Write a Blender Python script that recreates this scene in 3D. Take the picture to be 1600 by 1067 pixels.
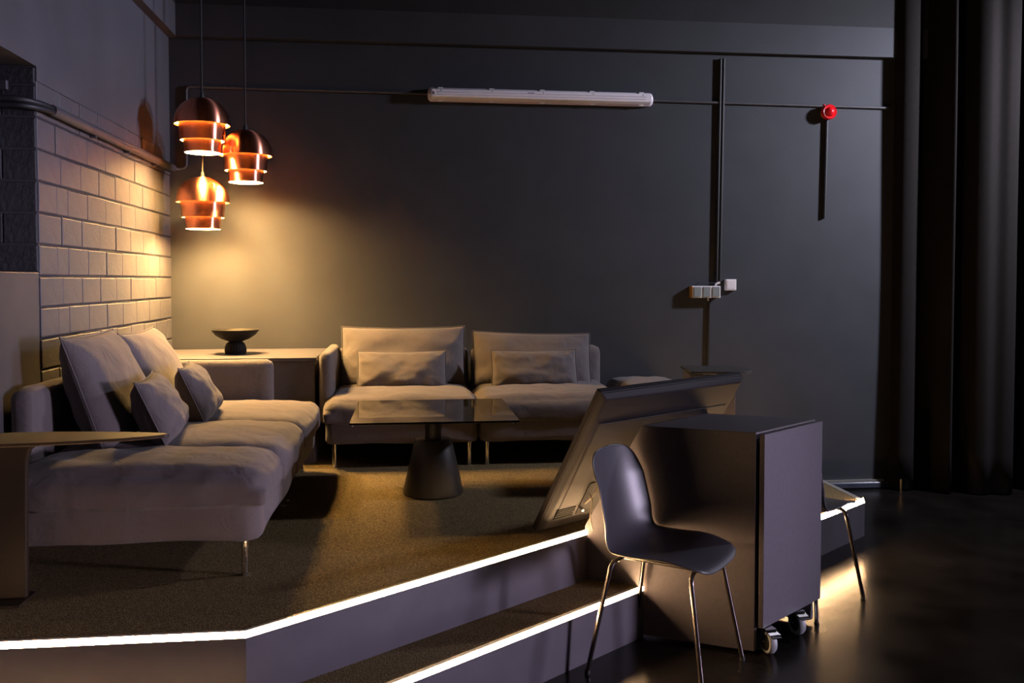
import bpy, bmesh, math, random
from mathutils import Vector, Matrix, noise
random.seed(7)
for o in list(bpy.data.objects): bpy.data.objects.remove(o)
scene = bpy.context.scene
COL = scene.collection
R = math.radians

# ------------------------------------------------------------------ camera
PZ = 0.44            # platform level above the hall floor
SH = 0.22            # step level
CF, CYAW, CPITCH, CSHIFT = 1400.0, R(6.64), R(2.0), -46.0
CPOS = Vector((1.603, -6.35, 1.56))
cam_d = bpy.data.cameras.new('camera')
cam_d.sensor_width = 36.0
cam_d.lens = CF / 1600 * 36
cam_d.shift_y = CSHIFT / 1600
cam_d.clip_start = 0.05
cam = bpy.data.objects.new('camera', cam_d)
cam.location = CPOS
cam.rotation_euler = (R(90) - CPITCH, 0, -CYAW)
COL.objects.link(cam)
scene.camera = cam

# ------------------------------------------------------------------ world, lights, exposure
world = bpy.data.worlds.new('world')
scene.world = world
world.use_nodes = True
bgn = world.node_tree.nodes['Background']
bgn.inputs[0].default_value = (0.42, 0.40, 0.55, 1)
bgn.inputs[1].default_value = 0.03
vs = scene.view_settings
vs.view_transform = 'Standard'
vs.look = 'None'
vs.gamma = 1.0
vs.use_curve_mapping = False
vs.exposure = 0.0

def area_light(name, loc, target, size, power, col):
    d = bpy.data.lights.new(name, 'AREA')
    d.shape = 'SQUARE'; d.size = size; d.energy = power; d.color = col
    o = bpy.data.objects.new(name, d)
    o.location = loc
    v = Vector(target) - Vector(loc)
    o.rotation_euler = v.to_track_quat('-Z', 'Y').to_euler()
    COL.objects.link(o)
    return o
def spot_light(name, loc, target, cone, power, col, radius=0.15, blend=0.7):
    d = bpy.data.lights.new(name, 'SPOT')
    d.energy = power; d.color = col; d.spot_size = R(cone); d.spot_blend = blend; d.shadow_soft_size = radius
    o = bpy.data.objects.new(name, d)
    o.location = loc
    o.rotation_euler = (Vector(target) - Vector(loc)).to_track_quat('-Z', 'Y').to_euler()
    COL.objects.link(o)
    return o
# unseen spots added for the cool light from the right, cones fitted to surfaces
spot_light('unseen_spot_side', (9.6, -2.9, 2.6), (0.0, -1.55, 2.65), 22, 2000, (0.70, 0.68, 1.0), 0.4)
spot_light('unseen_spot_front', (10.0, -5.6, 1.35), (1.7, -3.3, 0.55), 26, 2350, (0.84, 0.72, 1.0), 0.5, 0.5)
spot_light('unseen_spot_wall', (7.0, -1.75, 3.5), (4.7, 0.0, 1.5), 120, 800, (0.82, 0.82, 1.0), 0.15, 1.0)

# ------------------------------------------------------------------ pixel helper (photo pixel -> direction)
CR = Vector((math.cos(CYAW), -math.sin(CYAW), 0))
_f0 = Vector((math.sin(CYAW), math.cos(CYAW), 0))
CFW = _f0 * math.cos(CPITCH) - Vector((0, 0, 1)) * math.sin(CPITCH)
CUP = Vector((0, 0, 1)) * math.cos(CPITCH) + _f0 * math.sin(CPITCH)
def ray(x, y): return CFW + CR * ((x - 800) / CF) - CUP * ((y - 533.5 - CSHIFT) / CF)
def onz(x, y, z): d = ray(x, y); return CPOS + d * ((z - CPOS.z) / d.z)
def ony(x, y, Y): d = ray(x, y); return CPOS + d * ((Y - CPOS.y) / d.y)
def onx(x, y, X): d = ray(x, y); return CPOS + d * ((X - CPOS.x) / d.x)
def onplane(x, y, P, n): d = ray(x, y); return CPOS + d * ((P - CPOS).dot(n) / d.dot(n))

# ------------------------------------------------------------------ materials
MATS = {}
def mat(name, col, rough=0.6, metal=0.0, nscale=0, namt=0.0, bump=0.0, bscale=None, spec=0.5,
        emit=None, estr=0.0, detail=4.0, col2=None, trans=0.0, sheen=0.0, alpha=1.0, rough_var=0.0, stretch=None):
    if name in MATS: return MATS[name]
    m = bpy.data.materials.new(name); m.use_nodes = True
    nt = m.node_tree; b = nt.nodes['Principled BSDF']
    b.inputs['Base Color'].default_value = (*col, 1)
    b.inputs['Roughness'].default_value = rough
    b.inputs['Metallic'].default_value = metal
    b.inputs['Specular IOR Level'].default_value = spec
    b.inputs['Transmission Weight'].default_value = trans
    b.inputs['Sheen Weight'].default_value = sheen
    b.inputs['Alpha'].default_value = alpha
    if emit:
        b.inputs['Emission Color'].default_value = (*emit, 1)
        b.inputs['Emission Strength'].default_value = estr
    tc = nt.nodes.new('ShaderNodeTexCoord')
    vec = tc.outputs['Object']
    if stretch:
        mp = nt.nodes.new('ShaderNodeMapping'); mp.inputs['Scale'].default_value = stretch
        nt.links.new(vec, mp.inputs['Vector']); vec = mp.outputs['Vector']
    if nscale:
        n = nt.nodes.new('ShaderNodeTexNoise'); n.inputs['Scale'].default_value = nscale
        n.inputs['Detail'].default_value = detail
        nt.links.new(vec, n.inputs['Vector'])
        mx = nt.nodes.new('ShaderNodeMix'); mx.data_type = 'RGBA'
        c2 = col2 or tuple(min(1, c * (1 + namt)) for c in col)
        c1 = col if col2 else tuple(c * (1 - namt) for c in col)
        mx.inputs[6].default_value = (*c1, 1); mx.inputs[7].default_value = (*c2, 1)
        rp = nt.nodes.new('ShaderNodeMapRange')
        rp.inputs[1].default_value = 0.3; rp.inputs[2].default_value = 0.7
        nt.links.new(n.outputs['Fac'], rp.inputs[0])
        nt.links.new(rp.outputs[0], mx.inputs[0])
        nt.links.new(mx.outputs[2], b.inputs['Base Color'])
        if rough_var:
            rr = nt.nodes.new('ShaderNodeMapRange')
            rr.inputs[3].default_value = max(0.02, rough - rough_var); rr.inputs[4].default_value = rough + rough_var
            nt.links.new(rp.outputs[0], rr.inputs[0]); nt.links.new(rr.outputs[0], b.inputs['Roughness'])
    if bump:
        n2 = nt.nodes.new('ShaderNodeTexNoise'); n2.inputs['Scale'].default_value = bscale or nscale or 50
        n2.inputs['Detail'].default_value = 3
        nt.links.new(vec, n2.inputs['Vector'])
        bp = nt.nodes.new('ShaderNodeBump'); bp.inputs['Strength'].default_value = bump
        bp.inputs['Distance'].default_value = 0.01
        nt.links.new(n2.outputs['Fac'], bp.inputs['Height'])
        nt.links.new(bp.outputs['Normal'], b.inputs['Normal'])
    MATS[name] = m
    return m
WALL = mat('wall_paint', (0.039, 0.041, 0.048), 0.62, nscale=3, namt=0.10, bump=0.06, bscale=140, spec=0.3)
LWALL = mat('left_wall_paint', (0.080, 0.078, 0.086), 0.62, nscale=3, namt=0.10, bump=0.06, bscale=140, spec=0.3)
BRICK = mat('brick_paint', (0.082, 0.077, 0.082), 0.58, nscale=14, namt=0.10, bump=0.15, bscale=60, spec=0.35)
MORTAR = mat('mortar', (0.022, 0.020, 0.024), 0.9, nscale=60, namt=0.4, bump=0.8, bscale=90)
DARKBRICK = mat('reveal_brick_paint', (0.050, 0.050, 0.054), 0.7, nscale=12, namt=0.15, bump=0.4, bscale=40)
CEIL = mat('ceiling_black', (0.012, 0.012, 0.014), 0.8, nscale=5, namt=0.2)
HALL = mat('hall_floor_coat', (0.006, 0.005, 0.0042), 0.24, nscale=2.6, namt=0.45, bump=0.05, bscale=9, spec=0.19, rough_var=0.05, detail=8)
CARPET = mat('carpet', (0.060, 0.044, 0.022), 0.95, nscale=190, col2=(0.28, 0.205, 0.098), bump=0.9, bscale=230, spec=0.1, detail=2)
BOARD = mat('step_board', (0.075, 0.066, 0.078), 0.45, nscale=7, namt=0.10, spec=0.4)
ALU = mat('trim_aluminium', (0.50, 0.47, 0.42), 0.40, metal=0.7, nscale=40, namt=0.05)
LED = mat('led_diffuser', (0.9, 0.85, 0.8), 0.5, emit=(1.0, 0.60, 0.29), estr=215)
FABRIC = mat('sofa_fabric', (0.130, 0.110, 0.110), 0.92, nscale=6, namt=0.06, bump=0.35, bscale=420, spec=0.15, sheen=0.15)
def soft_creases(m):
    nt = m.node_tree; b = nt.nodes['Principled BSDF']
    old = b.inputs['Normal'].links[0].from_node
    tc = nt.nodes.new('ShaderNodeTexCoord')
    n = nt.nodes.new('ShaderNodeTexNoise'); n.inputs['Scale'].default_value = 9; n.inputs['Detail'].default_value = 2.5; n.inputs['Distortion'].default_value = 1.2
    nt.links.new(tc.outputs['Object'], n.inputs['Vector'])
    bp = nt.nodes.new('ShaderNodeBump'); bp.inputs['Strength'].default_value = 0.30; bp.inputs['Distance'].default_value = 0.03
    nt.links.new(n.outputs['Fac'], bp.inputs['Height'])
    nt.links.new(bp.outputs['Normal'], old.inputs['Normal'])
soft_creases(FABRIC)
CHROME = mat('chrome', (0.75, 0.73, 0.70), 0.12, metal=1.0, nscale=30, namt=0.03)
BLACKMETAL = mat('black_metal', (0.020, 0.017, 0.016), 0.38, metal=0.0, nscale=40, namt=0.1, spec=0.5)
BROWNMETAL = mat('bronze_powder_coat', (0.024, 0.016, 0.010), 0.5, metal=0.1, nscale=60, namt=0.1, spec=0.3)
GLASSTOP = mat('black_glass', (0.010, 0.009, 0.008), 0.03, nscale=4, namt=0.1, spec=0.9)
COPPER = mat('copper_lacquer', (0.66, 0.25, 0.15), 0.30, metal=1.0, nscale=5, namt=0.12, stretch=(6, 6, 0.3))
def brushed(m):
    nt = m.node_tree; b = nt.nodes['Principled BSDF']
    b.inputs['Anisotropic'].default_value = 0.9
    b.inputs['Anisotropic Rotation'].default_value = 0.25
    tg = nt.nodes.new('ShaderNodeTangent'); tg.direction_type = 'RADIAL'; tg.axis = 'Z'
    nt.links.new(tg.outputs[0], b.inputs['Tangent'])
brushed(COPPER)
SHADEIN = mat('shade_lining', (0.95, 0.72, 0.45), 0.5, nscale=20, namt=0.03)
BULB = mat('bulb_frosted', (1, 0.9, 0.7), 0.5, emit=(1.0, 0.61, 0.21), estr=1850)
CORD = mat('cord_black', (0.012, 0.012, 0.012), 0.6, nscale=60, namt=0.2)
CONDUIT = mat('conduit_painted', (0.065, 0.063, 0.068), 0.5, nscale=30, namt=0.15)
DUCT = mat('duct_black', (0.010, 0.010, 0.012), 0.55, nscale=30, namt=0.2)
PLASTICW = mat('white_plastic', (0.78, 0.74, 0.74), 0.4, nscale=30, namt=0.03)
DIFFUSER = mat('fixture_diffuser', (0.92, 0.87, 0.93), 0.22, nscale=20, namt=0.03)
GREYPAN = mat('grey_panel', (0.22, 0.25, 0.24), 0.45, nscale=30, namt=0.05)
OCHRE = mat('ochre_side', (0.55, 0.27, 0.04), 0.6, nscale=20, namt=0.1)
RED = mat('red_plastic', (0.80, 0.012, 0.02), 0.25, nscale=20, namt=0.05)
BRASS = mat('brass', (0.75, 0.50, 0.22), 0.3, metal=1.0, nscale=20, namt=0.05)
CABINET = mat('cabinet_laminate', (0.082, 0.074, 0.086), 0.46, nscale=60, namt=0.08, spec=0.3)
CABDARK = mat('cabinet_inner', (0.02, 0.018, 0.018), 0.7, nscale=30, namt=0.1)
CABTOP = mat('cabinet_top_laminate', (0.052, 0.045, 0.047), 0.5, nscale=120, namt=0.25)
TVBACK = mat('display_back', (0.009, 0.008, 0.0088), 0.6, spec=0.12, nscale=200, namt=0.1, bump=0.05, bscale=300)
TVDARK = mat('display_recess', (0.0015, 0.0013, 0.0013), 0.7, nscale=50, namt=0.1, spec=0.08)
SCREEN = mat('display_screen', (0.004, 0.004, 0.005), 0.06, nscale=5, namt=0.1)
SHELL = mat('chair_shell', (0.042, 0.040, 0.046), 0.36, nscale=90, namt=0.06, spec=0.5)
RUBBER = mat('wheel_rubber', (0.30, 0.31, 0.31), 0.5, nscale=30, namt=0.05)
WHEELHUB = mat('wheel_hub', (0.012, 0.012, 0.013), 0.4, nscale=30, namt=0.1)
CURTAIN = mat('curtain_cloth', (0.0062, 0.0044, 0.0038), 0.9, nscale=30, namt=0.15, bump=0.2, bscale=300, spec=0.2)
BASEB = mat('base_coat', (0.055, 0.058, 0.080), 0.3, nscale=12, namt=0.15)
BOWLM = mat('bowl_black', (0.008, 0.007, 0.007), 0.6, nscale=60, namt=0.2, spec=0.15)
INK = mat('ink_grey', (0.12, 0.10, 0.13), 0.6, nscale=40, namt=0.1)

# ------------------------------------------------------------------ mesh builder
class MB:
    def __init__(s): s.v = []; s.f = []
    def add(s, vs, fs, M=None):
        k = len(s.v)
        s.v += [(M @ Vector(p)) if M else Vector(p) for p in vs]
        s.f += [tuple(i + k for i in f) for f in fs]
        return s
    def box(s, lo, hi, M=None):
        x0, y0, z0 = lo; x1, y1, z1 = hi
        return s.add([(x0, y0, z0), (x1, y0, z0), (x1, y1, z0), (x0, y1, z0), (x0, y0, z1), (x1, y0, z1), (x1, y1, z1), (x0, y1, z1)],
                     [(0, 3, 2, 1), (4, 5, 6, 7), (0, 1, 5, 4), (1, 2, 6, 5), (2, 3, 7, 6), (3, 0, 4, 7)], M)
    def prism(s, poly, z0, z1, M=None):      # poly anticlockwise in xy
        n = len(poly)
        vs = [(p[0], p[1], z0) for p in poly] + [(p[0], p[1], z1) for p in poly]
        fs = [tuple(range(n - 1, -1, -1)), tuple(range(n, 2 * n))] + [(i, (i + 1) % n, n + (i + 1) % n, n + i) for i in range(n)]
        return s.add(vs, fs, M)
    def extrude(s, pts, vec):                # planar 3D polygon swept by vec
        n = len(pts); vec = Vector(vec)
        vs = [Vector(p) for p in pts] + [Vector(p) + vec for p in pts]
        fs = [tuple(range(n - 1, -1, -1)), tuple(range(n, 2 * n))] + [(i, (i + 1) % n, n + (i + 1) % n, n + i) for i in range(n)]
        return s.add(vs, fs)
    def lathe(s, prof, n=32, c=(0, 0, 0), M=None):
        vs = []; fs = []
        for (r, z) in prof:
            for i in range(n):
                a = 2 * math.pi * i / n
                vs.append((c[0] + r * math.cos(a), c[1] + r * math.sin(a), c[2] + z))
        for k in range(len(prof) - 1):
            for i in range(n):
                j = (i + 1) % n
                fs.append((k * n + i, k * n + j, (k + 1) * n + j, (k + 1) * n + i))
        if prof[0][0] > 1e-6 and prof[0] != prof[-1]: fs.append(tuple(range(n - 1, -1, -1)))
        if prof[-1][0] > 1e-6 and prof[0] != prof[-1]: fs.append(tuple((len(prof) - 1) * n + i for i in range(n)))
        return s.add(vs, fs, M)
    def tube(s, path, r, n=10, caps=True):
        P = [Vector(p) for p in path]; vs = []; fs = []
        ref = None
        for i, p in enumerate(P):
            t = (P[min(i + 1, len(P) - 1)] - P[max(i - 1, 0)]).normalized()
            if ref is None:
                ref = Vector((0, 0, 1)) if abs(t.z) < 0.9 else Vector((1, 0, 0))
            a = (ref - t * ref.dot(t)).normalized(); b = t.cross(a); ref = a
            rr = r[i] if isinstance(r, (list, tuple)) else r
            for k in range(n):
                an = 2 * math.pi * k / n
                vs.append(p + (a * math.cos(an) + b * math.sin(an)) * rr)
        for i in range(len(P) - 1):
            for k in range(n):
                j = (k + 1) % n
                fs.append((i * n + k, i * n + j, (i + 1) * n + j, (i + 1) * n + k))
        if caps: fs += [tuple(range(n - 1, -1, -1)), tuple((len(P) - 1) * n + k for k in range(n))]
        return s.add(vs, fs)
    def grid(s, fn, nu, nv):
        vs = [fn(i / nu, j / nv) for i in range(nu + 1) for j in range(nv + 1)]
        fs = [(i * (nv + 1) + j, (i + 1) * (nv + 1) + j, (i + 1) * (nv + 1) + j + 1, i * (nv + 1) + j + 1) for i in range(nu) for j in range(nv)]
        return s.add(vs, fs)
def smooth_path(pts, r=0.03, n=5):
    P = [Vector(p) for p in pts]; out = [P[0]]
    for i in range(1, len(P) - 1):
        a = (P[i - 1] - P[i]); b = (P[i + 1] - P[i])
        ra = min(r, a.length * .45, b.length * .45)
        a = P[i] + a.normalized() * ra; b = P[i] + b.normalized() * ra
        for k in range(n + 1):
            t = k / n
            out.append(a * (1 - t) ** 2 + P[i] * 2 * t * (1 - t) + b * t * t)
    out.append(P[-1])
    return out
def obj(name, mb, m, parent=None, smooth=True, bevel=0.0, seg=2, ang=40, solid=0.0, subsurf=0, world=False):
    me = bpy.data.meshes.new(name)
    off = Vector((0, 0, 0))
    if world and parent is not None:
        off = parent.location if parent.parent is None else parent.location + parent.parent.location
    me.from_pydata([tuple(v - off) for v in mb.v], [], mb.f)
    bm = bmesh.new(); bm.from_mesh(me)
    bmesh.ops.recalc_face_normals(bm, faces=bm.faces)
    bm.to_mesh(me); bm.free()
    me.materials.append(m)
    if smooth:
        me.shade_smooth()
        me.set_sharp_from_angle(angle=R(ang))
    o = bpy.data.objects.new(name, me); COL.objects.link(o)
    if parent is not None: o.parent = parent
    if solid:
        sm = o.modifiers.new('solid', 'SOLIDIFY'); sm.thickness = solid; sm.offset = 0
    if bevel:
        bv = o.modifiers.new('bevel', 'BEVEL'); bv.width = bevel; bv.segments = seg; bv.limit_method = 'ANGLE'; bv.angle_limit = R(35)
    if subsurf:
        ss = o.modifiers.new('sub', 'SUBSURF'); ss.levels = subsurf; ss.render_levels = subsurf
    return o
def tag(o, label=None, cat=None, group=None, kind=None):
    if label: o['label'] = label
    if cat: o['category'] = cat
    if group: o['group'] = group
    if kind: o['kind'] = kind
    return o
def thing(name, label, cat, loc=(0, 0, 0), rotz=0, group=None):
    o = bpy.data.objects.new(name, None); COL.objects.link(o)
    o.empty_display_size = 0.1
    o.location = loc; o.rotation_euler = (0, 0, rotz)
    return tag(o, label, cat, group)
def struct(name, mb, m, label=None, **k):
    o = obj(name, mb, m, **k); o['kind'] = 'structure'
    if label: o['label'] = label
    return o

# ------------------------------------------------------------------ directions of the diagonal steps
SD = Vector((0.789, 0.614, 0)).normalized()      # along the step edges
SN = Vector((SD.y, -SD.x, 0))                    # out of the risers
V = Vector((1.088, -3.462, 0))                   # bend of the upper edge
TREAD = 0.236
def up_at_x(x): return V + SD * ((x - V.x) / SD.x)
REND = up_at_x(3.49)
V2 = V + SN * TREAD
def low_at_x(x): return V2 + SD * ((x - V2.x) / SD.x)
R2 = low_at_x(4.372)

# ------------------------------------------------------------------ room shell
TOPZ = 3.418
CZ = 3.86
LEDGE = 3.205
b = MB().box((-0.6, -9.5, -0.12), (12.0, 0.0, 0.0)); struct('floor', b, HALL, 'dark glossy coated hall floor', smooth=False)
b = MB().box((-0.6, -9.5, CZ), (12.0, 0.15, CZ + 0.12)); struct('ceiling', b, CEIL, 'black ceiling', smooth=False)
b = MB().box((-0.6, 0.0, -0.12), (9.0, 0.15, TOPZ)); wb = struct('wall_back', b, WALL, 'smooth anthracite painted back wall', smooth=False)
b = MB().box((0.062, -0.055, LEDGE), (9.0, 0.0, TOPZ)); o = obj('upper_band', b, WALL, wb, smooth=False)
b = MB().box((-0.6, -0.055, TOPZ), (12.0, 0.15, CZ)); obj('black_frieze', b, CEIL, wb, smooth=False)
b = MB().box((9.0, 0.0, 0.0), (12.0, 0.15, TOPZ)); obj('wall_extension', b, WALL, wb, smooth=False)
# left wall: solid block with a niche towards the camera
NY, NZ0, NZ1, ND = -2.205, 1.597, 2.492, -0.42
wl_m = MB()
wl_m.box((-0.6, NY, 0.0), (-0.004, 0.0, 2.43))
wl_m.box((-0.6, NY, 2.43), (0.0025, 0.0, TOPZ))
wl_m.box((-0.6, -9.5, NZ1), (0.0025, NY, TOPZ))
wl_m.box((-0.6, -9.5, 0.0), (ND, NY, NZ1))
wl = struct('wall_left', wl_m, LWALL, 'left wall with exposed painted brick and a niche', smooth=False)
b = MB().box((0.0, -9.5, LEDGE), (0.062, 0.0, TOPZ)); obj('upper_band', b, LWALL, wl, smooth=False)
b = MB().box((-0.6, -9.5, TOPZ), (0.062, -0.055, CZ)); obj('black_frieze', b, CEIL, wl, smooth=False)
b = MB().box((-0.008, NY + 0.004, PZ), (-0.003, -0.002, 2.43)); obj('mortar_bed', b, MORTAR, wl, smooth=False)
# niche parapet board, flush with the wall
b = MB().box((ND, -9.0, 0.0), (-0.001, NY - 0.002, NZ0)); obj('parapet_board', b, mat('parapet_paint', (0.066, 0.062, 0.068), 0.5, nscale=9, namt=0.08), wl, smooth=False, bevel=0.004)
# the bricks themselves, one object each
rowA = [-0.004, -0.29, -0.543, -0.801, -1.062, -1.326, -1.599, -1.864, -2.003, -2.205]
rowB = [-0.004, -0.12, -0.385, -0.65, -0.906, -1.165, -1.428, -1.689, -1.945, -2.205]
brick_mesh = {}
def brick_piece(y0, y1, z0, z1, x1, parent, m, jit, yax=True):
    hy = (y1 - y0) / 2; hz = (z1 - z0) / 2; bv = 0.004; d = 0.012
    k = (round(hy, 3), round(hz, 3), m.name, yax)
    if k not in brick_mesh:
        me = bpy.data.meshes.new('brick')
        vv = []
        for (x, ins) in ((-d, 0), (-bv * .6, 0), (0, bv)):
            for (sy, sz) in ((-1, -1), (1, -1), (1, 1), (-1, 1)):
                p = (x, sy * (hy - ins), sz * (hz - ins))
                vv.append(p if yax else (p[1], p[0] * -1 * -1, p[2]))
        if not yax: vv = [(p[0], -p[1], p[2]) for p in vv]
        ff = []
        for r in range(2):
            for i in range(4):
                j = (i + 1) % 4
                ff.append((r * 4 + i, r * 4 + j, r * 4 + 4 + j, r * 4 + 4 + i))
        ff.append((8, 9, 10, 11))
        me.from_pydata(vv, [], ff)
        bm = bmesh.new(); bm.from_mesh(me); bmesh.ops.recalc_face_normals(bm, faces=bm.faces); bm.to_mesh(me); bm.free()
        me.materials.append(m); brick_mesh[k] = me
    o = bpy.data.objects.new('brick', brick_mesh[k]); COL.objects.link(o); o.parent = parent
    c = ((y0 + y1) / 2, (z0 + z1) / 2)
    o.location = (x1 + jit, c[0], c[1]) if yax else (c[0], x1 - jit, c[1])
    o.rotation_euler = (random.uniform(-.006, .006), 0, random.uniform(-.004, .004)) if yax else (0, 0, 0)
    return o
CH = 0.1385
for k in range(-8, 6):
    z0 = 1.583 + CH * k; z1 = z0 + CH
    row = rowA if (k % 2 == 0) else rowB
    for i in range(len(row) - 1):
        g = 0.0022
        t = 0.008 + random.uniform(-0.002, 0.003)
        if k == 5: t = -0.0155
        brick_piece(row[i + 1] + g, row[i] - g, z0 + 0.004, z1 - t, 0.002, wl, BRICK, random.uniform(-0.0015, 0.0025))
# reveal bricks of the niche (face towards the camera)
for k in range(0, 7):
    z0 = 1.583 + CH * k + (0.016 if k == 0 else 0); z1 = min(1.583 + CH * (k + 1), NZ1)
    if z1 - z0 < 0.03: continue
    cuts = [-0.415, -0.27, -0.145, -0.003] if k % 2 else [-0.415, -0.20, -0.003]
    for i in range(len(cuts) - 1):
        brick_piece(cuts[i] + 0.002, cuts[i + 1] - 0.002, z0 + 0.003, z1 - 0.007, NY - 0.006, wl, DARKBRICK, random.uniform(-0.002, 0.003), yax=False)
# baseboard on the right part of the back wall
b = MB().box((4.38, -0.035, 0.0), (5.9, 0.0, 0.052)); struct('baseboard_back', b, BASEB, 'low dark blue glossy baseboard', bevel=0.012)
b = MB().box((4.38, -0.020, 0.052), (5.16, 0.0, 0.066)); struct('trim_1', b, ALU, 'thin pale strip above the baseboard', smooth=False)

# ------------------------------------------------------------------ platform and step
CHM = 0.0145
LPS = 0.0006
LP = 0.0020      # diffuser stands a little proud of the nosing
def led_run(name, p0, p1, zt, parent, n):
    p0 = Vector(p0); p1 = Vector(p1); n = Vector(n)
    pts = [p0 + Vector((0, 0, zt - CHM)), p0 - n * CHM + Vector((0, 0, zt)), p0 - n * CHM + Vector((0, 0, zt - CHM))]
    mb = MB().extrude(pts, p1 - p0)
    return obj(name, mb, LED, parent, smooth=False)
pl = MB()
y0 = V.y
Vi = V - SN * CHM                                   # carpet corner set back behind the strips
bend_n = (Vector((0, -1, 0)) + SN).normalized()
k = CHM / bend_n.dot(SN)
Vc = V - bend_n * k
REc = REND - SN * CHM / 1.0
REc = Vector((REND.x, (V - SN * CHM + SD * ((REND.x - (V - SN * CHM).x) / SD.x)).y, 0))
pl.prism([(0.002, y0), (V.x, V.y), (REND.x, REND.y), (REND.x, -0.002), (0.002, -0.002)], 0.0, PZ - CHM)
plat = struct('platform', pl, BOARD, 'raised lounge platform with lit edge, carpeted', smooth=False)
b = MB().prism([(0.002, y0 + CHM), (Vc.x, Vc.y), (REc.x, REc.y), (REc.x, -0.002), (0.002, -0.002)], PZ - CHM, PZ)
obj('carpet', b, CARPET, plat, smooth=False)
def wedge(parent):      # diffuser prisms mitred at the bend
    def run(a, bb, ca, cb):
        z0, z1 = PZ - CHM, PZ
        vs = [(a.x, a.y, z0), (ca.x, ca.y, z1 + LP), (ca.x, ca.y, z0), (bb.x, bb.y, z0), (cb.x, cb.y, z1 + LP), (cb.x, cb.y, z0)]
        return MB().add(vs, [(0, 1, 2), (3, 5, 4), (0, 3, 4, 1), (1, 4, 5, 2), (2, 5, 3, 0)])
    obj('led_strip', run(Vector((0.002, y0, 0)), V, Vector((0.002, y0 + CHM, 0)), Vc), LED, parent, smooth=False)
    obj('led_strip', run(V, REND, Vc, REc), LED, parent, smooth=False)
wedge(plat)
TW = 0.020
Vt = V - bend_n * ((CHM + TW) / bend_n.dot(SN))
REt = Vector((REND.x, (V - SN * (CHM + TW) + SD * ((REND.x - (V - SN * (CHM + TW)).x) / SD.x)).y, 0))
b = MB().prism([(0.002, y0 + CHM), (Vc.x, Vc.y), (Vt.x, Vt.y), (0.002, y0 + CHM + TW)], PZ, PZ + 0.001); obj('nosing', b, ALU, plat, smooth=False)
b = MB().prism([(Vc.x, Vc.y), (REc.x, REc.y), (REt.x, REt.y), (Vt.x, Vt.y)], PZ, PZ + 0.001); obj('nosing', b, ALU, plat, smooth=False)
# lower step
VB = Vector((V.x + TREAD * math.tan(math.acos(max(-1, min(1, Vector((0, -1, 0)).dot(SN)))) / 2), y0 - TREAD, 0))
st = MB().prism([(0.002, y0), (0.002, y0 - TREAD), (VB.x, VB.y), (R2.x, R2.y), (R2.x, -0.004), (REND.x + .001, -0.004), (REND.x + .001, REND.y), (V.x, V.y - .001)], 0.0, SH - CHM)
step = struct('step', st, BOARD, 'lower step along the platform with lit edge', smooth=False)
VBc = VB - bend_n * (CHM / bend_n.dot(SN)); VBt = VB - bend_n * ((CHM + TW) / bend_n.dot(SN))
q0 = VBc.copy()
R2c = Vector((R2.x, (q0 + SD * ((R2.x - q0.x) / SD.x)).y, 0))
b = MB().prism([(0.002, y0 - .001), (0.002, y0 - TREAD + CHM), (q0.x, q0.y), (R2c.x, R2c.y), (R2c.x, -0.004), (REND.x + .001, -0.004), (REND.x + .001, REND.y), (V.x, V.y - .001)], SH - CHM, SH)
obj('carpet', b, CARPET, step, smooth=False)
def led_seg(pa, pb, pac, pbc, lp):
    vs = [(pa.x, pa.y, SH - CHM), (pac.x, pac.y, SH + lp), (pac.x, pac.y, SH - CHM), (pb.x, pb.y, SH - CHM), (pbc.x, pbc.y, SH + lp), (pbc.x, pbc.y, SH - CHM)]
    obj('led_strip', MB().add(vs, [(0, 1, 2), (3, 5, 4), (0, 3, 4, 1), (1, 4, 5, 2), (2, 5, 3, 0)]), LED, step, smooth=False)
Pm = low_at_x(3.45); Pmc = Pm - SN * CHM
led_seg(VB, Pm, q0, Pmc, LPS)
led_seg(Pm, R2, Pmc, R2c, 0.010)
_l = Vector((0.002, y0 - TREAD, 0)); _lc = Vector((0.002, y0 - TREAD + CHM, 0))
obj('led_strip', MB().add([(_l.x, _l.y, SH - CHM), (_lc.x, _lc.y, SH + LP), (_lc.x, _lc.y, SH - CHM), (VB.x, VB.y, SH - CHM), (VBc.x, VBc.y, SH + LP), (VBc.x, VBc.y, SH - CHM)],
    [(0, 1, 2), (3, 5, 4), (0, 3, 4, 1), (1, 4, 5, 2), (2, 5, 3, 0)]), LED, step, smooth=False)
b = MB().prism([(0.002, _lc.y), (VBc.x, VBc.y), (VBt.x, VBt.y), (0.002, _lc.y + TW)], SH, SH + 0.001); obj('nosing', b, ALU, step, smooth=False)
r0 = VBt.copy(); R2t = Vector((R2.x, (r0 + SD * ((R2.x - r0.x) / SD.x)).y, 0))
b = MB().prism([(q0.x, q0.y), (R2c.x, R2c.y), (R2t.x, R2t.y), (r0.x, r0.y)], SH, SH + 0.001); obj('nosing', b, ALU, step, smooth=False)
b = MB().box((R2.x - 0.035, R2t.y, SH), (R2.x, -0.004, SH + 0.003)); obj('nosing', b, ALU, step, smooth=False)

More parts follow.
